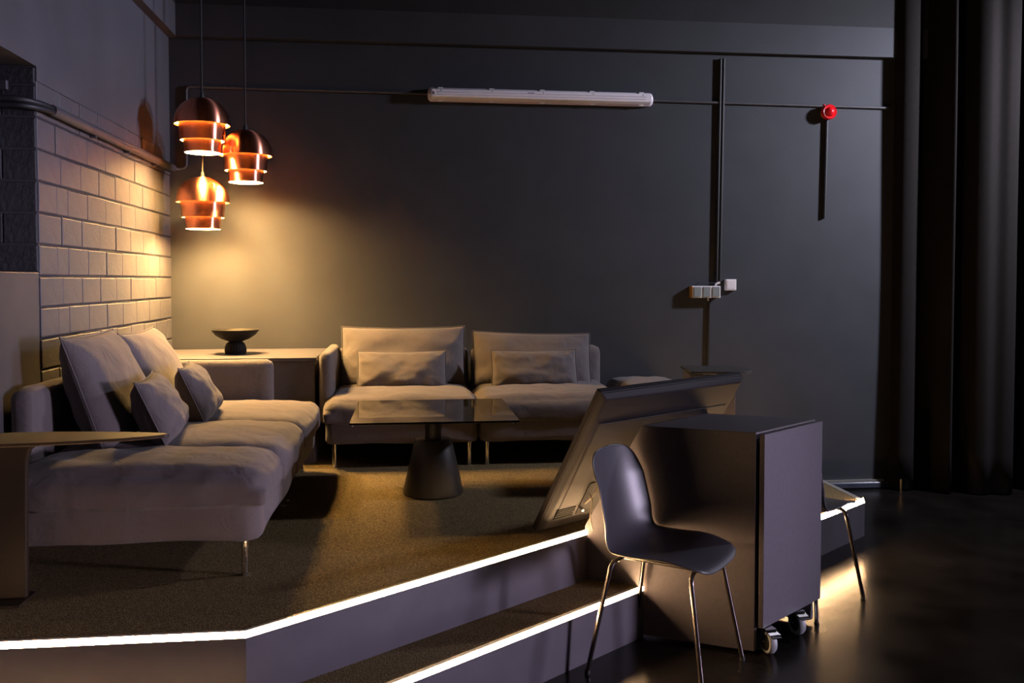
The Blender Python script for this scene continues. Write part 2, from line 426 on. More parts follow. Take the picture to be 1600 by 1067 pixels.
# ------------------------------------------------------------------ soft shapes
def softbox(lo, hi, r, n=10, bulge=(0, 0, 0), wr=0.0, seed=0, pow_=2.0, M=None, wscale=5.0, sag=0.0, rb=None):
    lo = Vector(lo); hi = Vector(hi); c = (lo + hi) / 2; h = (hi - lo) / 2
    r = min(r, h.x, h.y, h.z)
    mb = MB(); vmap = {}
    vs = []; fs = []
    def pt(i, j, k_):
        key = (i, j, k_)
        if key in vmap: return vmap[key]
        u = Vector((2 * i / n - 1, 2 * j / n - 1, 2 * k_ / n - 1))
        # denser sampling near edges
        u = Vector([math.copysign(abs(t) ** 0.75, t) for t in u])
        p = Vector((u.x * h.x, u.y * h.y, u.z * h.z))
        rr = r if (rb is None or u.z >= 0) else rb
        q = Vector([max(-(h[a] - rr), min(h[a] - rr, p[a])) for a in range(3)])
        d = p - q
        if d.length > 1e-9: p = q + d.normalized() * rr
        p.x += bulge[0] * u.x * (1 - u.y ** 2) * (1 - u.z ** 2)
        p.y += bulge[1] * u.y * (1 - u.x ** 2) * (1 - u.z ** 2)
        p.z += bulge[2] * u.z * (1 - abs(u.x) ** 3) * (1 - abs(u.y) ** 3)
        if wr:
            nv = noise.noise((p + c) * wscale + Vector((seed * 7.1, seed * 3.3, seed)))
            n2 = noise.noise((p + c) * wscale * 2.7 + Vector((seed * 1.1, seed * 9.3, seed)))
            dn = d.normalized() if d.length > 1e-9 else Vector((0, 0, 1))
            p += dn * wr * (nv + 0.5 * n2)
        p += c
        vmap[key] = len(vs); vs.append(p); return vmap[key]
    for a in range(n):
        for b_ in range(n):
            fs.append((pt(a, b_, 0), pt(a, b_ + 1, 0), pt(a + 1, b_ + 1, 0), pt(a + 1, b_, 0)))
            fs.append((pt(a, b_, n), pt(a + 1, b_, n), pt(a + 1, b_ + 1, n), pt(a, b_ + 1, n)))
            fs.append((pt(a, 0, b_), pt(a + 1, 0, b_), pt(a + 1, 0, b_ + 1), pt(a, 0, b_ + 1)))
            fs.append((pt(a, n, b_), pt(a, n, b_ + 1), pt(a + 1, n, b_ + 1), pt(a + 1, n, b_)))
            fs.append((pt(0, a, b_), pt(0, a, b_ + 1), pt(0, a + 1, b_ + 1), pt(0, a + 1, b_)))
            fs.append((pt(n, a, b_), pt(n, a + 1, b_), pt(n, a + 1, b_ + 1), pt(n, a, b_ + 1)))
    return mb.add(vs, fs, M)
def pillow_mesh(w, h, t, seed, sag=0.010):
    # lies in local xz, thickness along y; pinched edges and pointed corners, cloth creases at the corners
    nu, nv = 28, 20
    mb = MB()
    def side(sg):
        def fn(a, b_):
            u = 2 * a - 1; v = 2 * b_ - 1
            u = math.sin(u * math.pi / 2) * .35 + u * .65; v = math.sin(v * math.pi / 2) * .35 + v * .65
            eu = 1 - abs(u) ** 3.2; ev = 1 - abs(v) ** 3.2
            th = t / 2 * (max(eu, 0) ** 0.55) * (max(ev, 0) ** 0.55)
            x = u * w / 2 * (1 - 0.018 * (1 - v * v))
            z = v * h / 2 * (1 - 0.02 * (1 - u * u))
            z -= sag * (1 - u * u) * (0.5 + 0.5 * v)
            th *= (1.08 - 0.22 * v)
            e = max(0.0, eu * ev)
            cr = noise.noise(Vector((u * 2.1 + seed * 3.7, v * 2.1, seed * 1.9 + sg)))
            cr2 = noise.noise(Vector((u * 5.5 + seed * 1.3, v * 4.2 + seed, sg * 3 + 5)))
            rad = math.sin(14 * math.atan2(abs(v) - 1.15, abs(u) - 1.15) + seed) * max(0, abs(u) + abs(v) - 1.1)
            th += (0.016 * cr + 0.007 * cr2 + 0.008 * rad) * min(1, e * 4)
            return Vector((x, sg * th, z))
        return fn
    mb.grid(side(1), nu, nv); mb.grid(side(-1), nu, nv)
    return mb
def seam_mesh(w, h, sag=0.010):
    pts = []
    def edge(u, v):
        x = u * w / 2 * (1 - 0.018 * (1 - v * v)); z = v * h / 2 * (1 - 0.02 * (1 - u * u)) - sag * (1 - u * u) * (0.5 + 0.5 * v)
        return Vector((x, 0, z))
    N = 14
    for i in range(N): pts.append(edge(-1 + 2 * i / N, -1))
    for i in range(N): pts.append(edge(1, -1 + 2 * i / N))
    for i in range(N): pts.append(edge(1 - 2 * i / N, 1))
    for i in range(N + 1): pts.append(edge(-1, 1 - 2 * i / N))
    return MB().tube(pts, 0.0032, 6)
def pillow(label, loc, w, h, t, rz, lean, seed, roll=0.0, cat='cushion', group=None, name='back_cushion'):
    # rz: direction the pillow faces (local -y) ; lean: tips backwards
    o = obj(name, weld(pillow_mesh(w, h, t, seed)), FABRIC, subsurf=1, ang=180)
    M = Matrix.Translation(loc) @ Matrix.Rotation(rz, 4, 'Z') @ Matrix.Rotation(-lean, 4, 'X') @ Matrix.Rotation(roll, 4, 'Y')
    o.matrix_world = M
    sm = obj('seam', seam_mesh(w, h), FABRIC, o)
    return tag(o, label, cat, group)
def weld(mb):
    bm = bmesh.new()
    vv = [bm.verts.new(p) for p in mb.v]
    for f in mb.f:
        try: bm.faces.new([vv[i] for i in f])
        except ValueError: pass
    bmesh.ops.remove_doubles(bm, verts=bm.verts, dist=0.0006)
    bm.verts.index_update()
    out = MB(); out.v = [v.co.copy() for v in bm.verts]; out.f = [tuple(v.index for v in f.verts) for f in bm.faces]
    bm.free(); return out
def leg_mesh(h=0.15, r=0.0135):
    return MB().lathe([(0.0, 0), (r * 1.25, 0.0), (r * 1.25, 0.006), (r, 0.008), (r, h), (0, h)], 14)
def seat_base(lo, hi, seed):
    return softbox(lo, hi, 0.035, 12, bulge=(0.012, 0.012, 0), wr=0.010, seed=seed, wscale=4)
def seat_cush(lo, hi, seed):
    return softbox(lo, hi, 0.072, 28, bulge=(0.012, 0.012, 0.030), wr=0.009, seed=seed, wscale=7, rb=0.018)

# ------------------------------------------------------------------ left sofa
LX0, LX1 = 0.10, 1.046
ls = thing('sofa', 'long grey fabric sofa along the brick wall on chrome legs', 'sofa', (0.6, -1.94, PZ))
def lp(name, mb, m=FABRIC, **k): return obj(name, mb, m, ls, world=True, **k)
lp('seat_base', seat_base((LX0, -2.915, PZ + .135), (LX1, -1.79, PZ + .30), 1), ang=180)
lp('seat_base', seat_base((LX0, -1.785, PZ + .135), (LX1 + .005, -0.975, PZ + .30), 2), ang=180)
for i, (ya, yb) in enumerate(((-2.935, -2.46), (-2.475, -1.76), (-1.78, -0.975))):
    c = lp('seat_cushion', seat_cush((LX0 + .02, ya, PZ + .272), (LX1 + .025 + .01 * i, yb, PZ + .415), 3 + i), ang=180)
lp('backrest', softbox((0.015, -2.60, PZ + .20), (0.125, -0.98, PZ + .69), 0.05, 12, wr=0.004, seed=11), ang=180)
lp('armrest', softbox((0.10, -0.965, PZ + .20), (0.81, -0.868, PZ + .655), 0.045, 14, wr=0.003, seed=12), ang=180)
for (x, y) in ((0.983, -2.875), (0.983, -1.84), (0.983, -1.735), (0.983, -1.03), (0.17, -2.875), (0.17, -1.84), (0.17, -1.735), (0.17, -1.03)):
    m_ = leg_mesh(); m_.v = [v + Vector((x, y, PZ)) for v in m_.v]; lp('leg', m_, CHROME)
# cushions on the left sofa
pillow('large grey back cushion at the near end of the left sofa', (0.255, -2.115, PZ + .640), 0.74, 0.52, 0.21, R(92), R(19), 1, group='back cushions')
pillow('large grey back cushion at the corner end of the left sofa', (0.250, -1.385, PZ + .628), 0.72, 0.49, 0.21, R(92), R(19), 2, group='back cushions')
pillow('small grey pillow nearest the round-tipped side table', (0.500, -2.22, PZ + .558), 0.50, 0.30, 0.16, R(97), R(24), 3, group='small pillows', name='lumbar_pillow')
pillow('small grey pillow on the left sofa nearest the corner cabinet', (0.530, -1.640, PZ + .558), 0.44, 0.30, 0.16, R(97), R(24), 4, group='small pillows', name='lumbar_pillow')

# ------------------------------------------------------------------ back sofa
bs = thing('sofa', 'two-seat grey fabric sofa against the smooth back wall', 'sofa', (2.03, -0.52, PZ))
def bp(name, mb, m=FABRIC, **k): return obj(name, mb, m, bs, world=True, **k)
bp('seat_base', seat_base((1.110, -0.975, PZ + .135), (2.023, -0.06, PZ + .30), 21), ang=180)
bp('seat_base', seat_base((2.033, -0.975, PZ + .135), (2.950, -0.06, PZ + .30), 22), ang=180)
bp('seat_cushion', seat_cush((1.105, -0.998, PZ + .268), (2.028, -0.10, PZ + .418), 23), ang=180)
bp('seat_cushion', seat_cush((2.030, -0.998, PZ + .268), (2.955, -0.10, PZ + .418), 24), ang=180)
bp('backrest', softbox((1.115, -0.17, PZ + .20), (2.020, -0.065, PZ + .665), 0.048, 14, wr=0.004, seed=25), ang=180)
bp('backrest', softbox((2.040, -0.17, PZ + .20), (2.955, -0.065, PZ + .665), 0.048, 14, wr=0.004, seed=26), ang=180)
bp('armrest', softbox((1.062, -0.80, PZ + .24), (1.138, -0.09, PZ + .685), 0.036, 14, wr=0.004, seed=27), ang=180)
for x in (1.164, 1.972, 2.081, 2.89):
    for y in (-0.93, -0.13):
        m_ = leg_mesh(); m_.v = [v + Vector((x, y, PZ)) for v in m_.v]; bp('leg', m_, CHROME)
pillow('large grey back cushion on the left seat of the back sofa', (1.575, -0.300, PZ + .605), 0.83, 0.43, 0.20, 0, R(16), 5, group='back cushions')
pillow('large grey back cushion on the right seat of the back sofa', (2.445, -0.300, PZ + .580), 0.82, 0.395, 0.20, 0, R(18), 6, roll=R(1.5), group='back cushions')
pillow('small grey pillow on the left seat of the back sofa', (1.565, -0.490, PZ + .535), 0.58, 0.275, 0.14, 0, R(22), 7, group='small pillows', name='lumbar_pillow')
pillow('small grey pillow on the right seat of the back sofa', (2.435, -0.490, PZ + .535), 0.575, 0.27, 0.14, 0, R(22), 8, group='small pillows', name='lumbar_pillow')
# footstool seat beyond the right sofa seat
fs_ = thing('footstool', 'grey fabric footstool right of the back sofa, half hidden by the tilted display', 'footstool', (3.2, -0.52, PZ))
obj('seat_base', seat_base((2.995, -0.96, PZ + .135), (3.455, -0.1, PZ + .30), 31), FABRIC, fs_, world=True, ang=180)
obj('seat_cushion', seat_cush((2.990, -0.985, PZ + .268), (3.465, -0.09, PZ + .428), 32), FABRIC, fs_, world=True, ang=180)
for (x, y) in ((3.03, -0.9), (3.39, -0.9), (3.03, -0.16), (3.39, -0.16)):
    m_ = leg_mesh(); m_.v = [v + Vector((x, y, PZ)) for v in m_.v]; obj('leg', m_, CHROME, fs_, world=True)

# ------------------------------------------------------------------ corner cabinet and bowl
cc = thing('corner_cabinet', 'dark square corner cabinet between the two sofas', 'cabinet', (0.52, -0.4, PZ))
obj('body', MB().box((0.012, -0.765, PZ), (1.035, -0.012, PZ + .625)), CABINET, cc, world=True, smooth=False, bevel=0.003)
obj('cabinet_top', MB().box((0.008, -0.775, PZ + .626), (1.045, -0.008, PZ + .65)), CABINET, cc, world=True, smooth=False, bevel=0.003)
bw = thing('footed_bowl', 'black footed bowl on the corner cabinet under the pendants', 'bowl', (0.50, -0.42, PZ + .65))
rib = MB()
N = 48
prof = [(0.062, 0.0), (0.066, 0.02), (0.064, 0.045), (0.055, 0.068), (0.036, 0.082), (0.0, 0.086)]
vs = []; fs = []
for (r, z) in prof:
    for i in range(N):
        a = 2 * math.pi * i / N; rr = r * (1 + (0.035 if i % 2 else -0.02) * (1 if r > 0.03 else 0))
        vs.append((rr * math.cos(a), rr * math.sin(a), z))
for k_ in range(len(prof) - 1):
    for i in range(N):
        j = (i + 1) % N; fs.append((k_ * N + i, k_ * N + j, (k_ + 1) * N + j, (k_ + 1) * N + i))
rib.add(vs, fs)
obj('foot', rib, BOWLM, bw)
obj('dish', MB().lathe([(0.0, 0.078), (0.04, 0.080), (0.09, 0.098), (0.125, 0.122), (0.146, 0.150), (0.148, 0.156), (0.142, 0.156), (0.120, 0.132), (0.085, 0.110), (0.04, 0.094), (0.0, 0.092)], 48), BOWLM, bw)

# ------------------------------------------------------------------ coffee table
ct = thing('coffee_table', 'square black glass coffee table on a tapered drum base', 'table', (1.733, -1.635, PZ))
obj('base', MB().lathe([(0, 0), (0.150, 0.0), (0.159, 0.004), (0.160, 0.012), (0.100, 0.275), (0.095, 0.287), (0.085, 0.290), (0, 0.290)], 48), BLACKMETAL, ct)
obj('column', MB().lathe([(0, 0.285), (0.044, 0.285), (0.044, 0.428), (0, 0.428)], 32), BLACKMETAL, ct)
obj('support_plate', MB().box((-0.2, -0.2, 0.424), (0.2, 0.2, 0.431)), BLACKMETAL, ct, smooth=False)
obj('table_top', MB().box((-0.41, -0.41, 0.431), (0.41, 0.41, 0.441)), GLASSTOP, ct, smooth=False, bevel=0.002)
for (x, y) in ((-.39, -.39), (.385, -.39)):
    m_ = MB().lathe([(0, 0.422), (0.008, 0.422), (0.008, 0.431), (0, 0.431)], 12, c=(x, y, 0)); obj('bumper', m_, CHROME, ct)

# ------------------------------------------------------------------ side table at the left edge of the picture
sp = onz(22, 938, PZ)
sd = thing('side_table', 'bronze side table with slim pointed top at the end of the left sofa', 'table', (sp.x, sp.y, PZ))
ZT = 0.580
front = [(0, 694), (60, 692), (120, 689), (180, 685.5), (230, 681.5), (256, 679), (265, 677.6)]
back = [(256, 676.2), (230, 675), (160, 674), (90, 674), (20, 675.5)]
poly = [onz(x, y, PZ + ZT) for x, y in front + back]
le = poly[-1]; fe = poly[0]
poly += [Vector((le.x - 0.10, le.y - 0.03, 0)), Vector((le.x - 0.17, le.y - 0.10, 0)), Vector((le.x - 0.165, le.y - 0.17, 0)), Vector((fe.x - 0.14, fe.y + 0.0, 0))]
top = MB().prism([(p.x - sp.x, p.y - sp.y) for p in poly], ZT - 0.012, ZT)
obj('table_top', top, BROWNMETAL, sd, smooth=False, bevel=0.003)
# stem: flat tapered blade with a flared head
prof = [(-0.050, 0.010), (-0.056, 0.40), (-0.062, 0.568), (0.170, 0.568), (0.095, 0.552), (0.066, 0.530), (0.056, 0.500), (0.052, 0.40), (0.046, 0.010)]
stem = MB().extrude([Vector((x, -0.014, z)) for x, z in prof], (0, 0.028, 0))
obj('stem', stem, BROWNMETAL, sd, smooth=False, bevel=0.006)
obj('base_plate', MB().box((-0.16, -0.085, 0.0), (0.052, 0.065, 0.010)), BROWNMETAL, sd, smooth=False, bevel=0.003)

# ------------------------------------------------------------------ pendants
def pendant(label, px, py_top, Yw):
    p = ony(px, py_top, Yw)
    zt = p.z - 0.012
    t = thing('pendant_lamp', label, 'lamp', (p.x, p.y, zt), 0, 'copper pendants over the corner')
    def shell(prof_out, prof_in, name):
        o = obj(name, MB().lathe(prof_out, 48), COPPER, t, ang=60)
        obj('lining', MB().lathe(prof_in, 48), SHADEIN, o, ang=60)
        return o
    dome = [(0.012, 0.0)] + [(0.164 * math.sin(a) ** 0.9, -0.150 + 0.150 * math.cos(a)) for a in [R(12 * k_) for k_ in range(1, 8)]] + [(0.165, -0.152), (0.1655, -0.166)]
    shell(open_prof(dome), open_prof([(max(r - 0.0025, 0.005), z - 0.0015) for r, z in dome[:-1]] + [(0.163, -0.166)]), 'upper_shade')
    mid = [(0.139, -0.146), (0.138, -0.166), (0.133, -0.225), (0.131, -0.250), (0.132, -0.262)]
    shell(open_prof(mid), open_prof([(r - 0.0025, z) for r, z in mid]), 'middle_shade')
    low = [(0.112, -0.242), (0.111, -0.262), (0.105, -0.315), (0.107, -0.335)]
    shell(open_prof(low), open_prof([(r - 0.0025, z) for r, z in low]), 'lower_shade')
    hub = obj('lamp_holder', MB().lathe([(0, 0.03), (0.010, 0.03), (0.014, 0.0), (0.026, -0.008), (0.026, -0.06), (0, -0.06)], 20), CORD, t)
    obj('bulb', MB().lathe([(0, -0.06), (0.020, -0.062), (0.032, -0.085), (0.046, -0.12), (0.050, -0.20), (0.050, -0.275), (0.038, -0.305), (0, -0.318)], 24), BULB, t)
    for s_ in range(3):
        a = R(120 * s_ + 20)
        obj('spoke', MB().tube([(0.02 * math.cos(a), 0.02 * math.sin(a), -0.05), (0.137 * math.cos(a), 0.137 * math.sin(a), -0.150), (0.109 * math.cos(a), 0.109 * math.sin(a), -0.246)], 0.0018, 6), CORD, t)
    obj('cord', MB().tube([(0, 0, 0.02), (0, 0, CZ - 0.02 - zt)], 0.0058, 8), CORD, t)
    obj('canopy', MB().lathe([(0, CZ - zt), (0.05, CZ - zt), (0.05, CZ - zt - 0.02), (0, CZ - zt - 0.022)], 24), CORD, t)
    return t
def open_prof(pr): return pr
_lathe = MB.lathe
def lathe_open(self, prof, n=32, c=(0, 0, 0), M=None):     # no caps when neither end reaches the axis
    if prof[0][0] > 1e-6 and prof[-1][0] > 1e-6:
        vs = []; fs = []
        for (r, z) in prof:
            for i in range(n):
                a = 2 * math.pi * i / n
                vs.append((c[0] + r * math.cos(a), c[1] + r * math.sin(a), c[2] + z))
        for k_ in range(len(prof) - 1):
            for i in range(n):
                j = (i + 1) % n
                fs.append((k_ * n + i, k_ * n + j, (k_ + 1) * n + j, (k_ + 1) * n + i))
        return self.add(vs, fs, M)
    return _lathe(self, prof, n, c, M)
MB.lathe = lathe_open
pendant('tiered copper pendant hanging highest, directly above another one', 315.5, 150, -0.64)
pendant('tiered copper pendant hanging lowest of the three', 316.5, 273, -0.40)
pendant('tiered copper pendant hanging rightmost of the three', 383.5, 200, -0.44)

# ------------------------------------------------------------------ wall conduits and fittings
def curve_obj(name, pts, r, m, label, cat, rad=0.03, parent=None):
    o = obj(name, MB().tube(smooth_path(pts, rad), r, 10), m, parent, ang=60)
    if parent is None: tag(o, label, cat)
    return o
zp = 2.32
lpipe = thing('conduit_pipe', 'thick painted conduit running along the brick wall', 'pipe', (0.03, -1.1, zp))
obj('pipe', MB().tube([(0.030, -2.12, zp), (0.030, -0.03, zp)], 0.0245, 14), CONDUIT, lpipe, world=True)
obj('cable', MB().tube(smooth_path([(0.028, -2.02, zp + .006), (0.030, -2.20, zp + .008), (-0.02, -2.30, zp + .012), (-0.25, -2.34, zp + .015)], .08), 0.0135, 10), DUCT, lpipe, world=True)
obj('cable', MB().tube(smooth_path([(0.036, -2.02, zp - .006), (0.034, -2.18, zp - .012), (-0.01, -2.285, zp - .012), (-0.25, -2.32, zp - .014)], .08), 0.0125, 10), DUCT, lpipe, world=True)
for y in (-0.45, -1.0, -1.55):
    obj('clip', MB().box((0.0, y - .012, zp - .034), (0.034, y + .012, zp - .018)), CONDUIT, lpipe, world=True, smooth=False)
for i, (px_, pz) in enumerate(((6, 2.405), )):
    br = thing('cable_bracket', 'small dark metal cable bracket inside the wall niche', 'bracket', (-0.14, NY - 0.03, pz))
    obj('plate', MB().box((-0.04, 0.0, -0.02), (0.03, 0.022, 0.02)), CONDUIT, br, smooth=False, bevel=0.003)
    obj('screw', MB().tube([(-0.025, 0.02, 0.02), (-0.025, 0.0, 0.055)], 0.006, 8), CONDUIT, br)
# thin conduit from the corner, up the back wall and along to the tube light
za = ony(290, 135, -0.012); zb_ = ony(668, 146.5, -0.012)
curve_obj('thin_conduit', [(0.035, -0.05, zp - .005), (0.06, -0.012, zp - .004), (0.112, -0.012, zp + .01), (0.118, -0.012, za.z), (1.76, -0.012, zb_.z)], 0.0085, CONDUIT, 'thin painted conduit from the wall corner to the tube light', 'conduit', 0.03)
curve_obj('thin_conduit', [(3.36, -0.012, 2.855), (5.16, -0.012, 2.842)], 0.010, CONDUIT, 'thin conduit from the tube light to the black curtain', 'conduit')
# vertical double duct
vd = thing('cable_duct', 'black double cable duct running down the back wall to the power box', 'cable duct', (3.94, -0.0, 2.3))
pt = ony(1128, 92, -0.015); pb = ony(1121.5, 440, -0.015)
for dx, r in ((-0.011, 0.012), (0.013, 0.013)):
    obj('tube', MB().tube([(pb.x + dx, -0.016, pb.z), (pt.x + dx, -0.016, pt.z)], r, 10), DUCT, vd, world=True)
curve_obj('power_cable', [ony(1108.5, 466, -0.01), ony(1104.5, 640, -0.01)], 0.0125, DUCT, 'black cable duct running down from the grey power box', 'cable duct')
curve_obj('alarm_duct', [ony(1291.5, 186, -0.012), ony(1287.5, 340, -0.012)], 0.016, DUCT, 'short black duct hanging below the red alarm', 'cable duct')
# three gang box
c = ony(1102, 456, -0.04)
pbx = thing('power_box', 'grey three-gang power box with white frame on the back wall', 'power box', (c.x, 0.0, c.z))
obj('housing', MB().box((-0.106, -0.066, -0.043), (0.106, -0.001, 0.043)), PLASTICW, pbx, smooth=False, bevel=0.003)
obj('side_plate', MB().box((-0.1085, -0.060, -0.041), (-0.106, -0.004, 0.041)), OCHRE, pbx, smooth=False)
for i in range(3):
    x = -0.067 + 0.069 * i
    obj('cover', MB().box((x - 0.027, -0.072, -0.036), (x + 0.027, -0.066, 0.036)), GREYPAN, pbx, smooth=False, bevel=0.002)
obj('gland', MB().tube([(0.078, -0.03, 0.043), (0.085, -0.03, 0.060), (0.112, -0.03, 0.068)], 0.008, 8), PLASTICW, pbx)
obj('gland', MB().tube([(0.025, -0.03, -0.043), (0.025, -0.03, -0.066)], 0.006, 8), PLASTICW, pbx)
obj('cable', MB().tube(smooth_path([(-0.075, -0.03, 0.044), (-0.05, -0.03, 0.066), (0.05, -0.03, 0.064), (0.112, -0.03, 0.068)], 0.02), 0.004, 8), DUCT, pbx)
c = ony(1142, 445, -0.03)
sw = thing('wall_switch', 'white square wall switch beside the power box', 'switch', (c.x, 0, c.z))
obj('housing', MB().box((-0.041, -0.034, -0.041), (0.041, -0.001, 0.041)), PLASTICW, sw, smooth=False, bevel=0.004)
obj('rocker', MB().box((-0.032, -0.037, -0.032), (0.032, -0.034, 0.032)), PLASTICW, sw, smooth=False, bevel=0.002)
c = ony(1277, 707.5, -0.02)
so = thing('wall_socket', 'white double socket low on the back wall behind the podium', 'socket', (c.x, 0, c.z))
obj('frame', MB().box((-0.075, -0.024, -0.040), (0.037, -0.001, 0.040)), PLASTICW, so, smooth=False, bevel=0.008)
for x in (-0.042, 0.002):
    obj('insert', MB().lathe([(0, 0), (0.020, 0.0), (0.021, 0.003), (0, 0.003)], 20, M=Matrix.Translation((x, -0.024, 0)) @ Matrix.Rotation(R(90), 4, 'X')), mat('socket_insert', (0.6, 0.52, 0.48), 0.5, nscale=20, namt=.05), so)
    for zz in (-0.009, 0.009):
        obj('pin_hole', MB().lathe([(0, 0), (0.003, 0), (0.003, 0.0012), (0, 0.0012)], 10, M=Matrix.Translation((x + zz, -0.027, 0)) @ Matrix.Rotation(R(90), 4, 'X')), CORD, so)
# red alarm beacon
c = ony(1300, 175, -0.06)
al = thing('alarm_beacon', 'red round alarm beacon high on the back wall', 'alarm', (c.x - .02, 0, c.z))
MX = Matrix.Rotation(R(90), 4, 'X')
obj('base', MB().lathe([(0, 0.0), (0.040, 0.001), (0.040, 0.030), (0.034, 0.036), (0, 0.036)], 24, M=MX), OCHRE, al)
obj('dome', MB().lathe([(0.053, 0.034), (0.055, 0.040), (0.055, 0.066), (0.050, 0.074), (0.042, 0.072), (0.036, 0.070), (0.030, 0.086), (0.016, 0.098), (0, 0.101)], 32, M=MX), RED, al)
obj('gland', MB().tube([(-0.02, -0.02, 0.04), (-0.02, -0.02, 0.062)], 0.009, 8), RED, al)
# fluorescent tube fixture
pL = ony(668, 146, -0.06); pR = ony(1022, 155, -0.06)
fx = thing('tube_light', 'long switched-off tube light with clear cover on the back wall', 'light', ((pL.x + pR.x) / 2, 0, (pL.z + pR.z) / 2))
HL = (pR.x - pL.x) / 2
def stadium(hl, hh, n=8):
    pts = []
    for s_ in (1, -1):
        for k_ in range(n + 1):
            a = R(-90 + 180 * k_ / n)
            pts.append((s_ * (hl - hh * .55) + s_ * hh * .55 * math.cos(a), s_ * hh * math.sin(a)))
    return pts
tilt = Matrix.Rotation(math.atan2(pL.z - pR.z, 2 * HL), 4, 'Y')
def stad_part(name, hl, hh, y0_, y1_, m, taper=0.0):
    a = stadium(hl, hh); bq = stadium(hl - taper, hh - taper); n = len(a)
    mb = MB()
    vs = [tilt @ Vector((x, y0_, z)) for x, z in a] + [tilt @ Vector((x, y1_, z)) for x, z in bq]
    fs = [tuple(range(n)), tuple(range(2 * n - 1, n - 1, -1))] + [(i, (i + 1) % n, n + (i + 1) % n, n + i) for i in range(n)]
    return obj(name, mb.add(vs, fs), m, fx, bevel=0.006)
stad_part('housing', HL, 0.046, -0.002, -0.045, mat('fixture_body', (0.72, 0.62, 0.72), 0.4, nscale=20, namt=.04))
stad_part('cover', HL - .006, 0.041, -0.045, -0.095, DIFFUSER, 0.014)
for zz in (-0.010, 0.008):
    obj('ridge', MB().add([tilt @ Vector(p) for p in MB().box((-HL + .07, -0.0985, zz - .003), (HL - .07, -0.094, zz + .003)).v], MB().box((0, 0, 0), (1, 1, 1)).f), mat('fixture_ridge', (0.8, 0.74, 0.8), 0.25, nscale=20, namt=.03), fx, smooth=False, bevel=.001)
for k_ in range(5):
    x = -HL + 0.09 + (2 * HL - 0.18) * k_ / 4
    for s_ in (1, -1):
        m_ = MB().box((x - .017, -0.052, s_ * .044 - .004), (x + .017, -0.030, s_ * .044 + .004)); m_.v = [tilt @ v for v in m_.v]
        obj('clip', m_, PLASTICW, fx, smooth=False)
    m_ = MB().box((x - .002, -0.0955, .012), (x + .002, -0.0915, .024)); m_.v = [tilt @ v for v in m_.v]
    obj('mark', m_, INK, fx, smooth=False)
for (x0, x1, z0, z1) in ((-HL + .034, -HL + .046, -.012, .010), (-0.11, -0.062, .008, .016)):
    m_ = MB().box((x0, -0.0965, z0), (x1, -0.0925, z1)); m_.v = [tilt @ v for v in m_.v]
    obj('label_plate', m_, INK, fx, smooth=False)

# ------------------------------------------------------------------ curtain on the right
cu = MB()
keys = [(5.185, -0.045), (5.205, -0.085), (5.235, -0.115), (5.285, -0.125), (5.335, -0.11), (5.375, -0.06), (5.43, -0.05), (5.475, -0.13), (5.505, -0.26), (5.535, -0.27),
        (5.56, -0.17), (5.60, -0.10), (5.64, -0.16), (5.675, -0.28), (5.75, -0.335), (5.83, -0.31), (5.90, -0.345), (5.975, -0.33), (6.01, -0.24), (6.04, -0.12), (6.10, -0.10), (6.16, -0.22), (6.25, -0.34), (6.36, -0.33),
        (6.42, -0.2), (6.48, -0.12), (6.56, -0.22), (6.66, -0.36), (6.78, -0.33), (6.85, -0.2), (6.95, -0.14), (7.05, -0.3), (7.2, -0.36), (7.3, -0.2)]
def catmull(K, t):
    n = len(K) - 1; f = min(max(t, 0), 1) * n; i = min(int(f), n - 1); u = f - i
    P = [K[max(0, min(n, i + d))] for d in (-1, 0, 1, 2)]
    return tuple(0.5 * (2 * P[1][a] + (P[2][a] - P[0][a]) * u + (2 * P[0][a] - 5 * P[1][a] + 4 * P[2][a] - P[3][a]) * u * u + (3 * P[1][a] - P[0][a] - 3 * P[2][a] + P[3][a]) * u ** 3) for a in (0, 1))
def cfn(a, b_):
    x, y = catmull(keys, a); z = 0.012 + b_ * (CZ - 0.04)
    w = noise.noise(Vector((x * 3, 0.3, z * 0.55)))
    return Vector((x + 0.018 * w * (1 - b_) - 0.02 * b_ * (x - 5.2) * 0.0, y + 0.018 * w, z))
cu.grid(cfn, 240, 14)
tag(obj('curtain', cu, CURTAIN, solid=0.004, ang=180), 'black heavy floor-length curtain hanging in deep folds', 'curtain')
rl = thing('curtain_rail', 'black curtain rail under the ceiling above the curtain', 'rail', (6.2, -0.2, CZ))
obj('track', MB().box((-1.05, -0.02, -0.022), (1.1, 0.02, 0.0)), DUCT, rl, smooth=False)
db = thing('door_bolt', 'small brass floor bolt at the edge of the curtain', 'bolt', (5.19, -0.20, 0.0))
obj('pin', MB().lathe([(0, 0.005), (0.007, 0.005), (0.007, 0.10), (0.004, 0.106), (0, 0.106)], 12), BRASS, db)
obj('socket', MB().lathe([(0, 0), (0.014, 0.0), (0.014, 0.006), (0, 0.008)], 14), CHROME, db)

